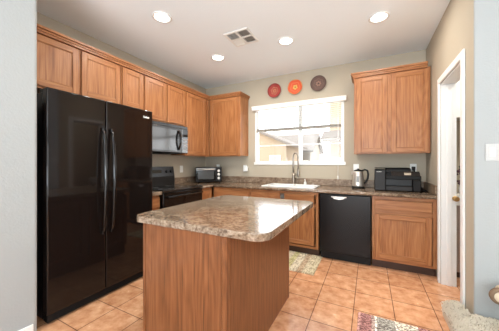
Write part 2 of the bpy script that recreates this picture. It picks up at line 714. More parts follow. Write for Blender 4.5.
# back wall
upper('tall oak cabinet of one door on the window wall, left of the window', (.3125, 0, 0), 0, .6625, 1.39, ZT, [(.034, .6345, 1.408, 2.42)])
rc = upper('oak cabinet of two tall doors hanging right of the window, above the printer', (2.768, 0, 0), 0, .85, 1.39, ZT, [(.035, .395, 1.408, 2.42), (.437, .828, 1.408, 2.42)])


def crown_profile(mbx, pts2, closed_ends=True):
    """stack three stepped strips along an open path of wall-run corners (outer offsets mitred)"""
    steps = [(.006, 2.432, 2.452), (.018, 2.452, 2.470), (.034, 2.470, 2.492)]
    for off, za, zb in steps:
        outer = []
        n_ = len(pts2)
        for i, (p, nr) in enumerate(pts2):
            outer.append((p[0] + nr[0] * off, p[1] + nr[1] * off))
        inner = [(p[0] - nr[0] * .03, p[1] - nr[1] * .03) for p, nr in pts2]
        mbx.prism(outer + inner[::-1], za, zb, 'z')


mb = MB()
crown_profile(mb, [((.333, -2.99), (1, 0)), ((.333, -.333), (1, -1)), ((.977, -.333), (1, -1)), ((.977, -.004), (1, 0))])
tr = mb.build('trim_1', OAK_Y)
structify(tr)
mb = MB()
crown_profile(mb, [((-.003, -.005), (-1, 0)), ((-.003, -.333), (-1, -1)), ((.815, -.333), (0, -1))])
mb.build('crown_moulding', OAK_H, rc)


def base(label, loc, rz, w_, kick=True, d=.61, hollow=False):
    t = thing('base_cabinet', label, 'cabinet', loc, rz, None)
    b = MB()
    f = .038
    if hollow:
        b.box(.002, w_ - .002, -d + .019, -.004, .10, .118)
        b.box(.002, .020, -d + .019, -.004, .118, .873); b.box(w_ - .020, w_ - .002, -d + .019, -.004, .118, .873)
        b.box(.020, w_ - .020, -.012, -.004, .118, .873)
    else:
        b.box(.002, w_ - .002, -d + .019, -.004, .10, .873)
    b.build('carcass', OAK, t)
    b = MB()
    b.box(.001, f, -d, -d + .0185, .10, .873, .002); b.box(w_ - f, w_ - .001, -d, -d + .0185, .10, .873, .002)
    b.mi = 1
    b.box(f, w_ - f, -d, -d + .0185, .10, .135, .002); b.box(f, w_ - f, -d, -d + .0185, .835, .873, .002)
    b.box(f, w_ - f, -d, -d + .0185, .66, .715, .002)
    b.build('face_frame', [OAK, OAK_H], t)
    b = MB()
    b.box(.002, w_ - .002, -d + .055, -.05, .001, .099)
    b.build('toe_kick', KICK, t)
    return t


YF = -.630
t = base('narrow oak base cabinet between the refrigerator and the stove', (0, -1.938, 0), R90, .21)
drawer(.19, .125, 'drawer', t, .010, .715, YF)
panel_door(.19, .53, 'door', t, .010, .15, YF)
t = base('oak base cabinet in the corner right of the stove', (0, -.938, 0), R90, .312)
panel_door(.24, .68, 'door', t, .035, .15, YF)
t = base('oak base cabinet with one wide drawer under the counter, left of the sink', (.630, 0, 0), 0, .685)
drawer(.62, .115, 'drawer', t, .035, .722, YF)
panel_door(.62, .53, 'door', t, .035, .15, YF)
t = base('oak sink base cabinet left of the dishwasher', (1.318, 0, 0), 0, 1.032, hollow=True)
drawer(.48, .115, 'false_drawer_front', t, .012, .722, YF); drawer(.425, .115, 'false_drawer_front', t, .552, .722, YF)
panel_door(.48, .53, 'door', t, .012, .15, YF); panel_door(.425, .53, 'door', t, .552, .15, YF)
t = base('oak base cabinet with one drawer and one door, right of the dishwasher', (2.985, 0, 0), 0, .635)
drawer(.562, .115, 'drawer', t, .024, .715, YF)
panel_door(.562, .525, 'door', t, .024, .135, YF)

# ------------------------------------------------------------------ worktop, sink, faucet
wt = thing('worktop', 'brown mottled worktop with low backsplash running under the window and into the corner', 'worktop', (0, 0, .874))
m_ = MB()
SX0, SX1, SY0, SY1 = 1.50, 2.26, -.535, -.125
T_ = .041
m_.prism([(.003, -.938), (.648, -.938), (.648, -.648), (SX0, -.648), (SX0, -.003), (.003, -.003)], 0, T_)
m_.prism([(SX1, -.648), (W - .004, -.648), (W - .004, -.003), (SX1, -.003)], 0, T_)
m_.box(SX0, SX1, -.648, SY0, 0, T_)
m_.box(SX0, SX1, SY1, -.003, 0, T_)
# rounded nosing
m_.tube([(.645, -.938, T_ / 2), (.645, -.645, T_ / 2)], T_ / 2, 14); m_.tube([(.645, -.645, T_ / 2), (W - .004, -.645, T_ / 2)], T_ / 2, 14)
m_.build('slab', TOP, wt)
m_ = MB()
m_.box(.024, W - .024, -.023, -.003, T_ + .0005, T_ + .108, .004)
m_.build('backsplash', TOPM, wt)
m_ = MB(); m_.box(.003, .023, -.938, -.003, T_ + .0005, T_ + .108, .004)
m_.build('backsplash', TOPM, wt)
m_ = MB(); m_.box(W - .0235, W - .004, -.60, -.003, T_ + .0005, T_ + .108, .004)
m_.build('backsplash', TOPM, wt)
w2 = thing('worktop', 'small brown worktop between the refrigerator and the stove', 'worktop', (0, -1.938, .874))
m_ = MB(); m_.box(.003, .66, .002, .21, 0, T_, .006)
m_.build('slab', TOP, w2)
m_ = MB(); m_.box(.003, .023, .002, .21, T_ + .0005, T_ + .108, .004)
m_.build('backsplash', TOPM, w2)

sk = thing('kitchen_sink', 'white double bowl sink set in the worktop under the window', 'sink', (1.88, -.33, .9155))
m_ = MB()
hx, hy = .40, .225
m_.box(-hx, hx, -hy, -hy + .04, 0, .014, .005, 2); m_.box(-hx, hx, hy - .045, hy, 0, .014, .005, 2)
m_.box(-hx, -hx + .04, -hy + .04, hy - .045, 0, .014, .005, 2); m_.box(hx - .04, hx, -hy + .04, hy - .045, 0, .014, .005, 2)
m_.box(-.02, .02, -hy + .04, hy - .045, -.02, .012, .005, 2)
m_.build('rim', WHITEE, sk)
for a, b_ in ((-.352, -.022), (.022, .352)):
    m_ = MB()
    y0, y1 = -.180, .175
    m_.box(a, b_, y0, y1, -.175, -.165)
    m_.box(a, a + .006, y0, y1, -.165, .0); m_.box(b_ - .006, b_, y0, y1, -.165, .0)
    m_.box(a + .006, b_ - .006, y0, y0 + .006, -.165, 0); m_.box(a + .006, b_ - .006, y1 - .006, y1, -.165, 0)
    bo = m_.build('bowl', WHITEE, sk)
    m_ = MB(); m_.lathe([(.042, -.1645), (.042, -.160), (.03, -.158)], ((a + b_) / 2, 0, 0), 18)
    m_.build('strainer', STEEL, bo)

fc = thing('faucet', 'brushed nickel spring neck faucet standing behind the sink', 'faucet', (1.842, -.062, .916))
m_ = MB()
m_.lathe([(.034, 0), (.034, .008), (.027, .014), (.026, .11), (.020, .125), (.019, .20)], (0, 0, 0), 18)
m_.build('body', NICKEL, fc)
pth = [(-.002, 0, .20), (-.004, -.002, .30), (-.004, -.004, .40)]
R_ = .048
for k in range(0, 13):
    a = PI - k / 12 * PI
    pth.append((-.004 + (R_ + R_ * math.cos(a)) * .98, -.004 - (R_ + R_ * math.cos(a)) * .42, .435 + .085 * math.sin(a)))
m_ = MB(); m_.tube(pth, .0125, 12)
m_.build('neck', NICKEL, fc)
e = pth[-1]
m_ = MB(); m_.tube([(e[0], e[1], .434), (e[0] + .002, e[1], .34), (e[0] + .002, e[1], .25)], .0145, 12)
m_.lathe([(.0155, .25), (.0205, .22), (.0205, .15), (.016, .13)], (e[0] + .002, e[1], 0), 14)
m_.build('spray_head', NICKEL, fc)
m_ = MB(); m_.tube([(0, 0, .165), (e[0] * .5, e[1] * .5, .165), (e[0], e[1], .165)], .006, 8)
m_.build('spray_holder', NICKEL, fc)
m_ = MB(); m_.tube([(.018, -.004, .07), (.05, -.02, .085), (.085, -.04, .11)], .007, 8)
m_.build('handle', NICKEL, fc)

sd = thing('soap_dispenser', 'small white soap pump right of the faucet', 'soap dispenser', (2.035, -.062, .916))
m_ = MB(); m_.lathe([(.020, 0), (.022, .004), (.020, .045), (.011, .056), (.008, .08)], (0, 0, 0), 16)
m_.build('bottle', WHITEP, sd)
m_ = MB(); m_.tube([(0, 0, .078), (0, 0, .09), (0, -.012, .094), (0, -.04, .088)], .006, 8)
m_.build('nozzle', WHITEP, sd)
sp = MB(); sp.lathe([(.024, 0), (.026, .006), (.018, .026), (.006, .034)], (0, 0, 0), 16)
o = sp.build('hole_cover', NICKEL); o.location = (2.16, -.064, .916)
tag(o, 'small round metal cap on the worktop right of the soap pump', 'cap')

# ------------------------------------------------------------------ island
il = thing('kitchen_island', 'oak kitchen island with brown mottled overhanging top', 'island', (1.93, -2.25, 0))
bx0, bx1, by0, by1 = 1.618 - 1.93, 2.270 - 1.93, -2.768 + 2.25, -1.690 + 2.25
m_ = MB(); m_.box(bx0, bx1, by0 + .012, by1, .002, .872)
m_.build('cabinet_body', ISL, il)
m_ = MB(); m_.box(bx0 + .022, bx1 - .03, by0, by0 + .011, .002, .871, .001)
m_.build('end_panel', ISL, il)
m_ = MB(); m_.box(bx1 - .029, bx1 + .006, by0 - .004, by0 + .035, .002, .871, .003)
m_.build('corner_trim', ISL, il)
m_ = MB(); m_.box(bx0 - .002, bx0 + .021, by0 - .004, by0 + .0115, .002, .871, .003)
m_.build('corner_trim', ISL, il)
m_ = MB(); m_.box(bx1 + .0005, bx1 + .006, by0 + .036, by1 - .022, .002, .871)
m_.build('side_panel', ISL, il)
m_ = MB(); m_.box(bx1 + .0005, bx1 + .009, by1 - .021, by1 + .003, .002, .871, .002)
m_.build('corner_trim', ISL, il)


def rrect(x0, x1, y0, y1, r, n=8):
    out = []
    for cx, cy, a0 in ((x1 - r, y1 - r, 0), (x0 + r, y1 - r, PI / 2), (x0 + r, y0 + r, PI), (x1 - r, y0 + r, 1.5 * PI)):
        for k in range(n + 1):
            a = a0 + k / n * PI / 2
            out.append((cx + r * math.cos(a), cy + r * math.sin(a)))
    return out


m_ = MB(); m_.prism(rrect(1.512 - 1.93, 2.505 - 1.93, -2.782 + 2.25, -1.625 + 2.25, .085), .873, .914, 'z', .003, 2)
m_.build('countertop', TOP, il)
# left side of the island (away from the camera): two doors facing the stove
for yy in (by0 + .06, by0 + .60):
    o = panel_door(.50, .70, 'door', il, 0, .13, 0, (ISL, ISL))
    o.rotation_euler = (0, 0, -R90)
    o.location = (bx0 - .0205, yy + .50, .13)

# ------------------------------------------------------------------ refrigerator
fr = thing('refrigerator', 'tall glossy black side by side refrigerator', 'refrigerator', (0, -2.943, 0), R90)
FW, FH = .992, 1.858
m_ = MB(); m_.box(.012, FW - .004, -.655, -.03, .03, FH - .025, .006)
m_.build('cabinet', BLACKS, fr)
for a, b_ in ((.003, .4535), (.4605, FW)):
    m_ = MB(); m_.box(a, b_, -.747, -.668, .085, FH, .010, 3)
    d_ = m_.build('door', FRIDGEG, fr)
    m_ = MB(); m_.box(a + .012, b_ - .012, -.667, -.656, .10, FH - .03)
    m_.build('gasket', GREYP, d_)
for hxp in (.424, .506):
    m_ = MB()
    pth = []
    rad = []
    for k in range(15):
        t_ = k / 14
        zz = .62 + t_ * (1.585 - .62)
        bow = math.sin(PI * t_) ** .6 * .045
        pth.append((hxp, -.760 - bow, zz)); rad.append(.011 + .006 * math.sin(PI * t_))
    m_.tube(pth, .014, 12, taper=rad)
    m_.box(hxp - .012, hxp + .012, -.775, -.7475, .61, .645, .004); m_.box(hxp - .012, hxp + .012, -.775, -.7475, 1.56, 1.595, .004)
    m_.build('handle', BLACKG, fr)
m_ = MB(); m_.box(.02, FW - .01, -.715, -.66, .012, .075, .004)
for k in range(5):
    m_.box(.05, FW - .04, -.720, -.715, .020 + k * .010, .025 + k * .010)
m_.build('base_grille', BLACKM, fr)
for x in (.03, FW - .12):
    m_ = MB(); m_.box(x, x + .09, -.655, -.56, FH - .0245, FH + .012, .004)
    m_.build('hinge_cover', BLACKS, fr)
m_ = MB()
x = .868
for k, hh in enumerate((.018, .011, .014, .011, .017, .011, .011, .015)):
    m_.box(x, x + .007, -.7490, -.7472, 1.768, 1.768 + hh * 1.25)
    x += .0095
m_.build('badge', WHITEP, fr)
for x in (.05, FW - .05):
    for y in (-.62, -.08):
        m_ = MB(); m_.lathe([(.018, 0.001), (.018, .0295)], (x, y, 0), 10)
        m_.build('foot', BLACKM, fr)

# ------------------------------------------------------------------ stove
rg = thing('electric_range', 'black electric range with raised control panel below the microwave', 'stove', (0, -1.722, 0), R90)
RW = .778
m_ = MB(); m_.box(.004, RW - .004, -.620, -.02, .06, .895)
m_.build('body', BLACKS, rg)
m_ = MB(); m_.box(.002, RW - .002, -.672, -.09, .8955, .922, .006, 2)
ct = m_.build('cooktop', GLASSTOP, rg)
for (x, y, r) in ((.20, -.50, .10), (.57, -.50, .085), (.20, -.24, .075), (.57, -.24, .10)):
    m_ = MB(); m_.lathe([(r, .0), (r - .004, .0)], (x, y, .9223), 32, cap=False)
    m_.lathe([(r * .6, .0), (r * .6 - .003, .0)], (x, y, .9223), 32, cap=False)
    m_.build('burner_ring', GREYP, ct)
m_ = MB()
m_.prism([(-.088, .895), (-.02, .895), (-.02, 1.215), (-.060, 1.215), (-.088, 1.06)], .002, RW - .002, 'x', .006, 2)
bgd = m_.build('control_panel', BLACKS, rg)
m_ = MB(); m_.box(.27, .51, -.078, -.070, 1.105, 1.165, .002, rot=None)
m_.build('display', GLASSTOP, bgd)
for x in (.07, .165, .61, .705):
    m_ = MB(); m_.lathe([(.022, 0), (.022, -.012), (.017, -.024)], (x, -.0745, 1.135), 16, 'y')
    m_.build('knob', BLACKM, bgd)
m_ = MB(); m_.box(.004, RW - .004, -.662, -.621, .24, .888, .006, 2)
od = m_.build('oven_door', BLACKG, rg)
m_ = MB(); m_.box(.13, RW - .13, -.6635, -.6622, .36, .66)
m_.build('oven_window', GLASSTOP, od)
m_ = MB(); m_.tube([(.05, -.700, .835), (RW - .05, -.700, .835)], .013, 12)
m_.box(.05, .075, -.70, -.662, .822, .848, .003); m_.box(RW - .075, RW - .05, -.70, -.662, .822, .848, .003)
m_.build('handle', BLACKG, od)
m_ = MB(); m_.box(.004, RW - .004, -.660, -.621, .065, .232, .006, 2)
m_.build('drawer', BLACKS, rg)
for x in (.05, RW - .05):
    for y in (-.58, -.08):
        m_ = MB(); m_.lathe([(.018, 0.001), (.018, .0595)], (x, y, 0), 10)
        m_.build('foot', BLACKM, rg)

# ------------------------------------------------------------------ microwave
mw = thing('microwave', 'black over the range microwave with mirrored door under the short cabinet', 'microwave', (0, -1.726, 1.412), R90)
m_ = MB(); m_.box(.004, .741, -.385, -.012, .012, .425, .004)
m_.build('case', BLACKS, mw)
m_ = MB(); m_.box(.004, .741, -.402, -.3855, .382, .425, .003)
for k in range(15):
    m_.box(.03 + k * .045, .065 + k * .045, -.404, -.402, .394, .399); m_.box(.03 + k * .045, .065 + k * .045, -.404, -.402, .408, .413)
m_.build('vent_grille', MWFR, mw)
m_ = MB(); m_.box(.006, .600, -.408, -.3855, .014, .380, .005, 2)
dd = m_.build('door', MWFR, mw)
m_ = MB()
m_.box(.03, .50, -.4095, -.4082, .04, .345, .001)
m_.build('door_window', MWDOOR, dd)
m_ = MB()
pth = []
for k in range(13):
    t_ = k / 12
    pth.append((.535 , -.410 - .040 * math.sin(PI * t_) ** .7, .06 + .28 * t_))
m_.tube(pth, .015, 10)
m_.build('handle', BLACKG, dd)
m_ = MB(); m_.box(.604, .741, -.405, -.3855, .014, .380, .004)
cp = m_.build('control_panel', MWDOOR, mw)
m_ = MB(); m_.box(.640, .738, -.4065, -.4052, .26, .372)
m_.build('display', BLACKG, cp)
for i in range(3):
    for j in range(4):
        m_ = MB(); m_.box(.64 + i * .032, .664 + i * .032, -.4062, -.4052, .05 + j * .05, .075 + j * .05)
        m_.build('button', GREYP, cp)
m_ = MB(); m_.box(.25, .62, -.36, -.06, -.004, .0115, .003)
m_.build('underside_lamp', BLACKM, mw)

# ------------------------------------------------------------------ dishwasher
dw = thing('dishwasher', 'black dishwasher under the worktop, right of the sink', 'dishwasher', (2.364, 0, 0))
DWW = .612
m_ = MB(); m_.box(.006, DWW - .006, -.60, -.02, .10, .868)
m_.build('tub', BLACKM, dw)
m_ = MB(); m_.box(.004, DWW - .004, -.645, -.601, .115, .862, .006, 2)
dd = m_.build('door', DWM, dw)
m_ = MB()
m_.prism([(.165, .826), (.165 + .155, .826), (.165 + .125, .808), (.245, .800), (.19, .808)], -.6485, -.6455, 'y')
m_.build('pull_recess', STEEL, dd)
m_ = MB(); m_.box(.150, .335, -.652, -.6455, .828, .840, .002)
m_.build('handle', STEEL, dd)
m_ = MB(); m_.box(.006, DWW - .006, -.575, -.55, .004, .098)
m_.build('toe_panel', BLACKM, dw)

# ------------------------------------------------------------------ worktop appliances
to = thing('toaster_oven', 'black toaster oven with three knobs standing in the worktop corner', 'toaster oven', (.322, -.322, .916), .62)
m_ = MB(); m_.box(-.235, .228, -.13, .15, .018, .285, .012, 2)
m_.build('case', BLACKS, to)
m_ = MB(); m_.box(-.228, .120, -.140, -.131, .035, .268, .004)
td = m_.build('door', BLACKG, to)
m_ = MB(); m_.box(-.222, .114, -.1425, -.1405, .225, .262, .001)
m_.build('door_trim', GREYP, td)
m_ = MB(); m_.box(-.195, .090, -.1425, -.1405, .065, .215, .001)
m_.build('door_window', plain('oven_glass', (.06, .058, .055), .16, spec=.4), td)
m_ = MB(); m_.tube([(-.185, -.168, .242), (.085, -.168, .242)], .009, 10)
m_.box(-.17, -.155, -.168, -.14, .235, .249); m_.box(.06, .075, -.168, -.14, .235, .249)
m_.build('handle', STEEL, td)
m_ = MB(); m_.box(.125, .222, -.138, -.131, .03, .25, .003)
cp = m_.build('control_panel', BLACKM, to)
for zz in (.075, .14, .205):
    m_ = MB(); m_.lathe([(.024, 0), (.024, -.010), (.018, -.022)], (.173, -.1385, zz + .012), 16, 'y')
    m_.build('knob', STEEL, cp)
for x in (-.19, .19):
    for y in (-.10, .12):
        m_ = MB(); m_.lathe([(.014, 0), (.014, .0175)], (x, y, 0), 10)
        m_.build('foot', BLACKM, to)

kt = thing('electric_kettle', 'steel electric kettle with black handle on the worktop left of the printer', 'kettle', (2.815, -.175, .916))
m_ = MB(); m_.lathe([(.080, 0), (.083, .006), (.080, .024), (.074, .028)], (0, 0, 0), 28)
m_.build('base', BLACKM, kt)
m_ = MB(); m_.lathe([(.080, .029), (.082, .035), (.080, .06), (.070, .17), (.062, .225), (.058, .238)], (0, 0, 0), 28)
m_.prism([(-.055, -.012), (-.090, 0), (-.055, .012)], .19, .236, 'z')
m_.build('body', STEEL, kt)
m_ = MB(); m_.lathe([(.059, .2385), (.056, .252), (.03, .262), (.012, .266), (.012, .276)], (0, 0, 0), 24)
m_.build('lid', BLACKS, kt)
hp = [(.05, -.012, .246), (.085, -.02, .262), (.118, -.028, .25), (.128, -.03, .20), (.120, -.028, .14), (.098, -.023, .09), (.076, -.018, .07)]
m_ = MB(); m_.tube(hp, .013, 10)
m_.build('handle', BLACKS, kt)
m_ = MB(); m_.box(-.016, .016, -.0805, -.070, .085, .175, .006, 2)
m_.build('water_gauge', GREYP, kt)

pr = thing('printer', 'black all in one printer on the worktop below the right wall cabinet', 'printer', (3.265, -.25, .916))
m_ = MB()
m_.box(-.245, -.125, -.165, .185, .004, .270, .008, 2)       # left block
m_.box(-.1245, .245, -.085, .185, .004, .235, .010, 2)        # rear body
m_.box(-.1245, .245, -.165, -.0855, .150, .200, .008, 2)      # brow over the tray
m_.box(.160, .245, -.165, -.0855, .004, .1495, .010, 2)       # right pillar
m_.box(-.1245, .1595, -.150, -.0855, .004, .070, .006, 2)     # tray block
m_.build('case', PRN, pr)
m_ = MB(); m_.box(-.242, -.130, -.1685, -.1655, .010, .262, .003)
m_.build('side_panel', PRNL, pr)
m_ = MB(); m_.box(-.120, .155, -.1545, -.1505, .012, .062, .002); m_.box(-.05, .09, -.158, -.1545, .052, .060)
m_.build('paper_tray', PRNL, pr)
m_ = MB(); m_.box(-.122, .157, -.0875, -.0860, .072, .148)
m_.build('paper_slot', PRND, pr)
m_ = MB(); m_.prism([(-.170, .196), (-.100, .250), (-.085, .250), (-.085, .196)], -.06, .235, 'x', .004, 2)
cpl = m_.build('control_panel', PRNL, pr)
rt = Matrix.Rotation(-math.atan2(.07, .054), 3, 'X')
m_ = MB(); m_.box(.075, .145, -.1485, -.146, .0, .045, .001)
for v_ in m_.bm.verts:
    p = v_.co - Vector((0, -.147, 0)); p = rt @ p; v_.co = p + Vector((0, -.160, .2065))
m_.build('display', DISP, cpl)
m_ = MB(); m_.prism([(-.10, .2365), (.185, .2365), (.185, .262), (.14, .285), (-.06, .285), (-.10, .275)], -.12, .15, 'x', .006, 2)
m_.box(-.245, .14, -.11, .17, .2855, .292, .003)
m_.build('lid', PRN, pr)
m_ = MB()
for k, (a, b_) in enumerate(((0, .010), (.013, .020), (.023, .034), (.037, .043), (.046, .054))):
    m_.box(-.225 + a, -.225 + b_, -.1695, -.1687, .240, .247)
m_.build('badge', WHITEP, pr)
cd = MB()
cd.tube([(3.525, -.06, 1.0), (3.545, -.10, .95), (3.56, -.16, .9275), (3.565, -.24, .9275), (3.55, -.31, .9275), (3.575, -.33, .9275), (3.58, -.22, .9275), (3.575, -.10, .9275), (3.55, -.055, .98), (3.50, -.05, 1.12), (3.487, -.042, 1.19)], .009, 8)
o = cd.build('power_cord', BLACKM)
tag(o, 'black power cord looped on the worktop right of the printer', 'cord')
m_ = MB(); m_.box(3.466, 3.506, -.042, -.0095, 1.175, 1.222, .006, 2)
m_.build('plug', BLACKM, o)


# ------------------------------------------------------------------ outlets and switch
def outlet(label, loc, rz, cat='outlet', name='wall_outlet', group=None):
    t = thing(name, label, cat, loc, rz)
    m_ = MB(); m_.box(-.038, .038, -.007, -.0006, -.060, .060, .003)
    m_.build('cover_plate', WHITEP, t)
    if name == 'wall_outlet':
        for dz in (-.024, .024):
            m_ = MB(); m_.lathe([(.016, -.0071), (.016, -.0085)], (0, 0, dz), 16, 'y')
            m_.build('socket', WHITEE, t)
    return t


outlet('white wall outlet on the left wall above the stove', (0, -.70, 1.165), R90)
outlet('white wall outlet just above the toaster oven', (.30, 0, 1.185), 0)
outlet('white wall outlet behind the electric kettle', (2.782, 0, 1.197), 0)
outlet('white wall outlet behind the printer with a black plug in it', (3.487, 0, 1.200), 0)
outlet('grey wall outlet left of the window, mostly behind the white plug-in box', (.905, 0, 1.175), 0)
ng = thing('night_light', 'white plug in box on the back wall left of the window', 'night light', (.925, -.0095, 1.17))
m_ = MB(); m_.box(-.028, .052, -.055, -.001, -.052, .042, .010, 3)
m_.build('case', WHITEE, ng)
m_ = MB(); m_.box(-.0, .024, -.0562, -.0552, -.015, .020, .002)
m_.build('sensor', WHITEP, ng)

SWP = plain('switch_plate', (.50, .50, .485), .4)
SWR = plain('switch_rocker', (.58, .58, .565), .35)
sw = thing('light_switch', 'white double rocker light switch on the pale right hand wall', 'light switch', (3.742, -1.600, 1.343))
m_ = MB(); m_.box(-.058, .058, -.007, -.0006, -.060, .060, .003)
m_.build('cover_plate', SWP, sw)
for x in (-.023, .023):
    m_ = MB(); m_.box(x - .0165, x + .0165, -.0105, -.0071, -.033, .033, .002)
    m_.build('rocker', SWR, sw)

# ------------------------------------------------------------------ wall plates
def ringmat(name, cols, spoke):
    m, n, l, b = new_mat(name)
    tc = n.new('ShaderNodeTexCoord')
    sep = n.new('ShaderNodeSeparateXYZ')
    l.new(tc.outputs['Object'], sep.inputs[0])
    comb = n.new('ShaderNodeCombineXYZ')
    l.new(sep.outputs['X'], comb.inputs[0]); l.new(sep.outputs['Z'], comb.inputs[1])
    ln = n.new('ShaderNodeVectorMath'); ln.operation = 'LENGTH'
    l.new(comb.outputs[0], ln.inputs[0])
    mr = n.new('ShaderNodeMath'); mr.operation = 'DIVIDE'; mr.inputs[1].default_value = .125
    l.new(ln.outputs['Value'], mr.inputs[0])
    at = n.new('ShaderNodeMath'); at.operation = 'ARCTAN2'
    l.new(sep.outputs['Z'], at.inputs[0]); l.new(sep.outputs['X'], at.inputs[1])
    m1 = n.new('ShaderNodeMath'); m1.operation = 'MULTIPLY'; m1.inputs[1].default_value = spoke
    l.new(at.outputs[0], m1.inputs[0])
    sn = n.new('ShaderNodeMath'); sn.operation = 'SINE'
    l.new(m1.outputs[0], sn.inputs[0])
    ma = n.new('ShaderNodeMath'); ma.operation = 'MULTIPLY_ADD'; ma.inputs[1].default_value = .05
    l.new(sn.outputs[0], ma.inputs[0]); l.new(mr.outputs[0], ma.inputs[2])
    r = ramp(n, cols)
    r.color_ramp.interpolation = 'CONSTANT'
    l.new(ma.outputs[0], r.inputs['Fac'])
    l.new(r.outputs['Color'], b.inputs['Base Color'])
    b.inputs['Roughness'].default_value = .75
    return m


P1 = ringmat('red_woven', [(0, (.42, .10, .05)), (.16, (.50, .30, .16)), (.24, (.36, .045, .03)), (.42, (.45, .22, .12)), (.50, (.33, .04, .03)), (.86, (.22, .03, .025))], 6)
P2 = ringmat('orange_woven', [(0, (.10, .05, .02)), (.08, (.62, .42, .10)), (.30, (.62, .10, .035)), (.55, (.70, .16, .06)), (.66, (.62, .09, .03)), (.92, (.58, .28, .10))], 5)
P3 = ringmat('brown_woven', [(0, (.06, .03, .025)), (.12, (.30, .17, .12)), (.30, (.13, .075, .06)), (.55, (.19, .11, .085)), (.62, (.12, .07, .055)), (.90, (.09, .05, .04))], 7)
for x, zc, m, lb in ((1.492, 2.527, P1, 'dark red woven wall plate, left of three above the window'), (1.858, 2.535, P2, 'orange woven wall plate with yellow centre above the window'), (2.236, 2.537, P3, 'brown woven wall plate, right of three above the window')):
    p = MB()
    prof = [(.004, -.012), (.05, -.013), (.085, -.020), (.118, -.036), (.124, -.036), (.122, -.030), (.09, -.010), (.05, -.002), (.004, -.002)]
    p.lathe(prof, (0, 0, 0), 40, 'y')
    o = p.build('wall_plate', m)
    o.location = (x, -.001, zc)
    tag(o, lb, 'wall plate', 'woven plates above the window')

# ------------------------------------------------------------------ ceiling lights and vent
for x, y, lb in ((1.047, -2.09, 'round recessed ceiling light nearest, above the refrigerator side'), (3.045, -1.069, 'round recessed ceiling light toward the right wall cabinet'),
                 (2.04, -1.055, 'round recessed ceiling light right of the air vent, in front of the window'), (2.04, -2.09, 'round recessed ceiling light over the island, just above the picture edge'), (1.03, -1.058, 'round recessed ceiling light farthest, near the left corner cabinet')):
    t = thing('ceiling_light', lb, 'ceiling light', (x, y, H), 0, 'recessed ceiling lights')
    m_ = MB(); m_.lathe([(.098, -.0008), (.099, -.006), (.092, -.010), (.078, -.010), (.074, -.0008)], (0, 0, 0), 32)
    m_.build('trim_ring', WHITEE, t)
    m_ = MB(); m_.lathe([(.0735, -.0035), (.05, -.0065), (.004, -.0075)], (0, 0, 0), 28)
    m_.build('lens', LAMP, t)
    ld = bpy.data.lights.new('lamp', 'AREA')
    ld.shape = 'DISK'; ld.size = .14; ld.energy = 9.0; ld.color = (1.0, .93, .84)
    lo = bpy.data.objects.new('lamp', ld); COL.objects.link(lo)
    lo.parent = t; lo.location = (0, 0, -.02)
vt = thing('air_vent', 'square louvred air vent in the ceiling', 'air vent', (1.590, -1.375, H), PI)
m_ = MB()
a = .160
for (x0, x1, y0, y1) in ((-a, a, -a, -a + .028), (-a, a, a - .028, a), (-a, -a + .028, -a + .028, a - .028), (a - .028, a, -a + .028, a - .028)):
    m_.box(x0, x1, y0, y1, -.012, -.0008, .003)
m_.box(-.012, .012, -a + .028, a - .028, -.012, -.002); m_.box(-a + .028, -.012, -.010, .010, -.012, -.002); m_.box(.012, a - .028, -.010, .010, -.012, -.002)
m_.build('frame', WHITEP, vt)
m_ = MB(); m_.box(-a + .028, a - .028, -a + .028, a - .028, -.0018, -.0008)
m_.build('backing', GRILL, vt)
for q, (x0, x1, y0, y1, ax) in enumerate(((-a + .03, -.014, .012, a - .03, 'y'), (.014, a - .03, .012, a - .03, 'x'), (-a + .03, -.014, -a + .03, -.012, 'y'), (.014, a - .03, -a + .03, -.012, 'y'))):
    for k in range(5):
        m_ = MB()
        L = (x1 - x0) if ax == 'x' else (y1 - y0)
        m_.box(-L / 2, L / 2, -.0095, .0095, -.0007, .0007, rot=Matrix.Rotation((.7 if q == 3 else -.7), 3, 'X'))
        o = m_.build('louvre', WHITEP, vt)
        f = (k + .5) / 5
        o.location = ((x0 + x1) / 2, y0 + (y1 - y0) * f, -.010) if ax == 'x' else (x0 + (x1 - x0) * f, (y0 + y1) / 2, -.010)
        if ax == 'y':
            o.rotation_euler = (0, 0, R90)

# ------------------------------------------------------------------ rugs
def stripes(name, stops, scale, noise_col, axis='X'):
    m, n, l, b = new_mat(name)
    tc = n.new('ShaderNodeTexCoord')
    sep = n.new('ShaderNodeSeparateXYZ')
    l.new(tc.outputs['Object'], sep.inputs[0])
    d = n.new('ShaderNodeMath'); d.operation = 'MULTIPLY'; d.inputs[1].default_value = scale
    l.new(sep.outputs[axis], d.inputs[0])
    r = ramp(n, stops)
    r.color_ramp.interpolation = 'CONSTANT'
    l.new(d.outputs[0], r.inputs['Fac'])
    no = n.new('ShaderNodeTexNoise'); no.inputs['Scale'].default_value = noise_col[0]; no.inputs['Detail'].default_value = 3
    mp = n.new('ShaderNodeMapping'); mp.inputs['Scale'].default_value = noise_col[1]
    l.new(tc.outputs['Object'], mp.inputs['Vector']); l.new(mp.outputs['Vector'], no.inputs['Vector'])
    r2 = ramp(n, noise_col[2])
    l.new(no.outputs['Fac'], r2.inputs['Fac'])
    mx = n.new('ShaderNodeMix'); mx.data_type = 'RGBA'; mx.blend_type = 'MULTIPLY'; mx.inputs['Factor'].default_value = 1
    l.new(r.outputs['Color'], mx.inputs['A']); l.new(r2.outputs['Color'], mx.inputs['B'])
    l.new(mx.outputs['Result'], b.inputs['Base Color'])
    b.inputs['Roughness'].default_value = .95
    bp = n.new('ShaderNodeBump'); bp.inputs['Strength'].default_value = .6; bp.inputs['Distance'].default_value = .004
    l.new(no.outputs['Fac'], bp.inputs['Height']); l.new(bp.outputs['Normal'], b.inputs['Normal'])
    return m


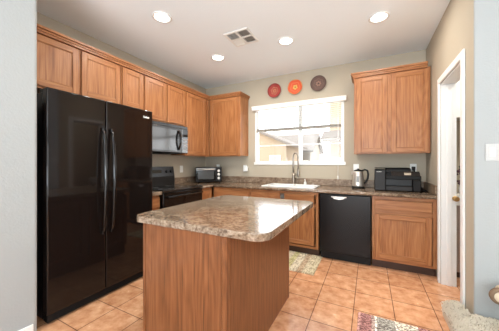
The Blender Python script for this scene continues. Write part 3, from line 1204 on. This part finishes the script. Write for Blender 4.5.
RUGA = stripes('cream_striped_weave', [(0, (.62, .52, .34)), (.12, (.74, .66, .50)), (.2, (.50, .47, .22)), (.27, (.70, .60, .42)), (.38, (.55, .42, .30)), (.45, (.72, .64, .48)), (.55, (.58, .54, .28)), (.63, (.74, .68, .52)), (.75, (.56, .42, .28)), (.82, (.70, .62, .44)), (.90, (.60, .53, .36))], 1.18,
               (60, (1, .35, 1), [(.35, (.55, .5, .45)), (.6, (1.1, 1.1, 1.1))]))
rg1 = thing('sink_rug', 'cream striped woven rug on the floor in front of the sink', 'rug', (1.56, -.847, 0))
m_ = MB()
nx, ny = 60, 30
RW_, RH_ = .835, .285
g = [[m_.bm.verts.new((i / nx * RW_, -RH_ + 2 * RH_ * j / ny, .009 + .002 * math.sin(i * 2.1) * (1 if 0 < j < ny else 0))) for j in range(ny + 1)] for i in range(nx + 1)]
fs = [m_.bm.faces.new((g[i][j], g[i + 1][j], g[i + 1][j + 1], g[i][j + 1])) for i in range(nx) for j in range(ny)]
for f_ in fs:
    f_.smooth = True
m_.box(0, RW_, -RH_, RH_, .001, .007)
m_.build('weave', RUGA, rg1)
m_ = MB()
for k in range(60):
    x = .007 + k * .0139
    m_.box(x, x + .008, -RH_ - .022 - random.random() * .01, -RH_ - .0003, .001, .006)
    pass
m_.build('fringe', RUGA, rg1)

RUGB = stripes('patterned_weave', [(0, (.40, .20, .17)), (.03, (.30, .13, .115)), (.15, (.36, .24, .2)), (.185, (.72, .62, .52)), (.21, (.30, .26, .22)), (.40, (.72, .64, .54)), (.42, (.58, .48, .38)), (.62, (.70, .62, .52)), (.64, (.36, .16, .14)), (.82, (.72, .62, .52)), (.84, (.32, .27, .23))], 1.55,
               (70, (1.0, 1.3, 1), [(.36, (.38, .36, .36)), (.48, (.9, .9, .9)), (.60, (1.9, 2.1, 2.1))]))
m_ = MB(); m_.prism(rrect(0, .62, -1.2, 0, .012), .001, .010, 'z', .003, 1)
o = m_.build('floor_rug', RUGB)
o.location = (2.872, -1.645, 0)
tag(o, 'red and grey patterned woven rug on the tile at the bottom edge', 'rug')

# shaggy rug humped around the corner of the right wall
SHAG = plain('cream_shag', (.68, .60, .48), .95, bump=.8, bscale=120)
SHAGD = plain('shag_strand', (.72, .65, .53), .9)
SHAGB = plain('shag_strand_brown', (.40, .32, .23), .9)
sh = thing('shag_rug', 'cream shaggy rug humped against the corner of the right wall', 'rug', (3.60, -1.75, 0))


def shag_h(x, y):
    """pile height over the floor at world x, y"""
    # signed distance inside an L-shaped footprint wrapped round the wall corner
    d = min(x - 3.492 + .06 * max(0, -1.6 - y), y + 2.55, 4.02 - x)
    if x < 3.60:
        d = min(d, -1.355 - y)
    else:
        d = min(d, -1.604 - y + .06)
    if d <= 0:
        return None
    e = min(1, d / .07)
    h_ = .045 + .085 * math.sqrt(max(0, 1 - (1 - e) ** 2)) + .055 * math.exp(-((x - 3.66) ** 2) / .02 - ((y + 1.60) ** 2) / .04)
    return h_ + .006 * math.sin(x * 61 + y * 23) + .006 * math.sin(y * 71 - x * 17)


m_ = MB()
cell = .012
xs = [3.44 + i * cell for i in range(52)]
ys = [-2.56 + j * cell for j in range(101)]
vm = {}
for i, x in enumerate(xs):
    for j, y in enumerate(ys):
        hh = shag_h(x, y)
        blocked = (x > 3.606 and y > -1.612)
        if hh is None or blocked:
            continue
        vm[(i, j)] = (x, y, hh)
top = {k: m_.bm.verts.new((p[0] - 3.60, p[1] + 1.75, p[2])) for k, p in vm.items()}
bot = {k: m_.bm.verts.new((p[0] - 3.60, p[1] + 1.75, .002)) for k, p in vm.items()}
cells = [(i, j) for (i, j) in vm if (i + 1, j) in vm and (i, j + 1) in vm and (i + 1, j + 1) in vm]
ecount = {}
for (i, j) in cells:
    q = [(i, j), (i + 1, j), (i + 1, j + 1), (i, j + 1)]
    f_ = m_.bm.faces.new([top[k] for k in q]); f_.smooth = True
    m_.bm.faces.new([bot[k] for k in q[::-1]])
    for a, b_ in zip(q, q[1:] + q[:1]):
        key = frozenset((a, b_))
        ecount.setdefault(key, []).append((a, b_))
for key, L in ecount.items():
    if len(L) == 1:
        a, b_ = L[0]
        m_.bm.faces.new((top[b_], top[a], bot[a], bot[b_]))
m_.bm.verts.ensure_lookup_table()
for v_ in [v_ for v_ in m_.bm.verts if not v_.link_faces]:
    m_.bm.verts.remove(v_)
m_.build('backing', SHAG, sh)
m_ = MB()
for k in range(11000):
    x = random.uniform(3.455, 4.0); y = random.uniform(-2.3, -1.35)
    if x > 3.600 and y > -1.618:
        continue
    hh = shag_h(x, y)
    if hh is None:
        continue
    m_.mi = 1 if random.random() < .06 else 0
    a = random.uniform(0, 2 * PI)
    ln = random.uniform(.010, .022)
    dx, dy = math.cos(a) * ln, math.sin(a) * ln
    if x + dx > 3.604 and y + dy > -1.612:
        dx, dy = -abs(dx), -abs(dy)
    p0 = Vector((x - 3.60, y + 1.75, hh - .006)); p1 = p0 + Vector((dx * .5, dy * .5, .020)); p2 = p0 + Vector((dx, dy, .014))
    wv = Vector((-dy, dx, 0)).normalized() * .0025
    up = Vector((0, 0, .004))
    A = [m_.bm.verts.new(p0 - wv), m_.bm.verts.new(p0 + wv), m_.bm.verts.new(p0 + up * 1.5)]
    B = [m_.bm.verts.new(p1 - wv), m_.bm.verts.new(p1 + wv), m_.bm.verts.new(p1 + up * 1.5)]
    Cc = m_.bm.verts.new(p2)
    for i in range(3):
        f_ = m_.bm.faces.new((A[i], A[(i + 1) % 3], B[(i + 1) % 3], B[i])); f_.material_index = m_.mi
        f_ = m_.bm.faces.new((B[i], B[(i + 1) % 3], Cc)); f_.material_index = m_.mi
pl = m_.build('pile', [SHAGD, SHAGB], sh)
pl['kind'] = 'stuff'

# bench whose rolled end reaches into the picture on the right
LIN = plain('tan_linen', (.56, .46, .34), .9, bump=.4, bscale=180)
BRN = plain('brown_fringe', (.20, .13, .08), .95, bump=.6, bscale=150)
DKW = wood('dark_bench_wood', (.05, .025, .012), (.09, .045, .022), (.13, .07, .035), 'z')
bn = thing('bench', 'tan bench with a round brown edged roll at the right edge of the picture', 'bench', (4.268, -1.80, 0))
RC = (-.588, 0, .438)
m_ = MB(); m_.lathe([(.008, -.048), (.026, -.046), (.038, -.038), (.040, -.03), (.040, -.005), (.028, .008)], RC, 24, 'y')
m_.build('bolster', LIN, bn)
m_ = MB(); m_.lathe([(.033, -.043), (.045, -.044), (.051, -.034), (.051, -.020), (.0405, -.014)], RC, 24, 'y', cap=False)
m_.build('bolster_fringe', BRN, bn)
m_ = MB(); m_.box(-.552, .60, -.17, .17, .345, .445, .03, 3)
m_.build('seat', LIN, bn)
for x in (-.20, .55):
    for y in (-.13, .13):
        m_ = MB(); m_.box(x - .02, x + .02, y - .02, y + .02, .001, .344, .004)
        m_.build('leg', DKW, bn)

# ------------------------------------------------------------------ the little room past the doorway
CABG = plain('taupe_cabinet', (.36, .29, .25), .45)
vc = thing('vanity_cabinet', 'taupe cabinet with white top in the room past the doorway', 'cabinet', (3.795, 0, 0))
m_ = MB(); m_.box(0, .80, -.50, -.004, .07, .805)
m_.build('carcass', CABG, vc)
m_ = MB(); m_.box(.01, .79, -.518, -.501, .548, .795, .003)
m_.build('drawer', CABG, vc)
m_ = MB(); m_.box(.01, .79, -.518, -.501, .08, .520, .003)
m_.build('door', CABG, vc)
m_ = MB(); m_.box(.01, .79, -.46, -.01, .001, .0695)
m_.build('toe_kick', KICK, vc)
m_ = MB(); m_.box(-.01, .82, -.53, -.004, .806, .905, .006, 2)
m_.build('countertop', WHITEE, vc)
fl = thing('flower_vase', 'dark purple flowers in a white vase seen through the doorway', 'flowers', (3.955, -.22, .9055))
m_ = MB(); m_.lathe([(.030, 0), (.048, .02), (.052, .07), (.034, .12), (.030, .145), (.036, .155)], (0, 0, 0), 20)
m_.build('vase', WHITEE, fl)
m_ = MB()
PUR = plain('purple_petal', (.085, .035, .055), .8)
GRN = plain('dark_leaf', (.05, .09, .035), .7)
for k in range(34):
    a = random.uniform(0, 2 * PI); rr = random.uniform(0, .075); zz = random.uniform(.20, .46) - rr * 1.2
    r = random.uniform(.014, .026)
    m_.lathe([(r * .3, -r * .8), (r * .85, -r * .5), (r, 0), (r * .8, r * .5), (r * .25, r * .8)], (rr * math.cos(a), rr * math.sin(a), zz), 8)
m_.build('blossom', PUR, fl)
m_ = MB()
for k in range(10):
    a = k * .63
    m_.tube([(0, 0, .12), (.02 * math.cos(a), .02 * math.sin(a), .22), (.05 * math.cos(a), .05 * math.sin(a), .33)], .003, 6)
m_.build('stem', GRN, fl)
sr = MB(); sr.box(3.80, 4.60, -.30, -.004, 1.80, 2.45, .004)
o = sr.build('white_cabinet', WHITEE)
tag(o, 'white wall cabinet high in the room past the doorway', 'cabinet')
sl_ = area('side_room_fill', (4.3, -.9, H - .03), (0, 0, 0), .3, .3, 20, (1, .95, .88))  # fill added without a fixture to brighten the room past the doorway
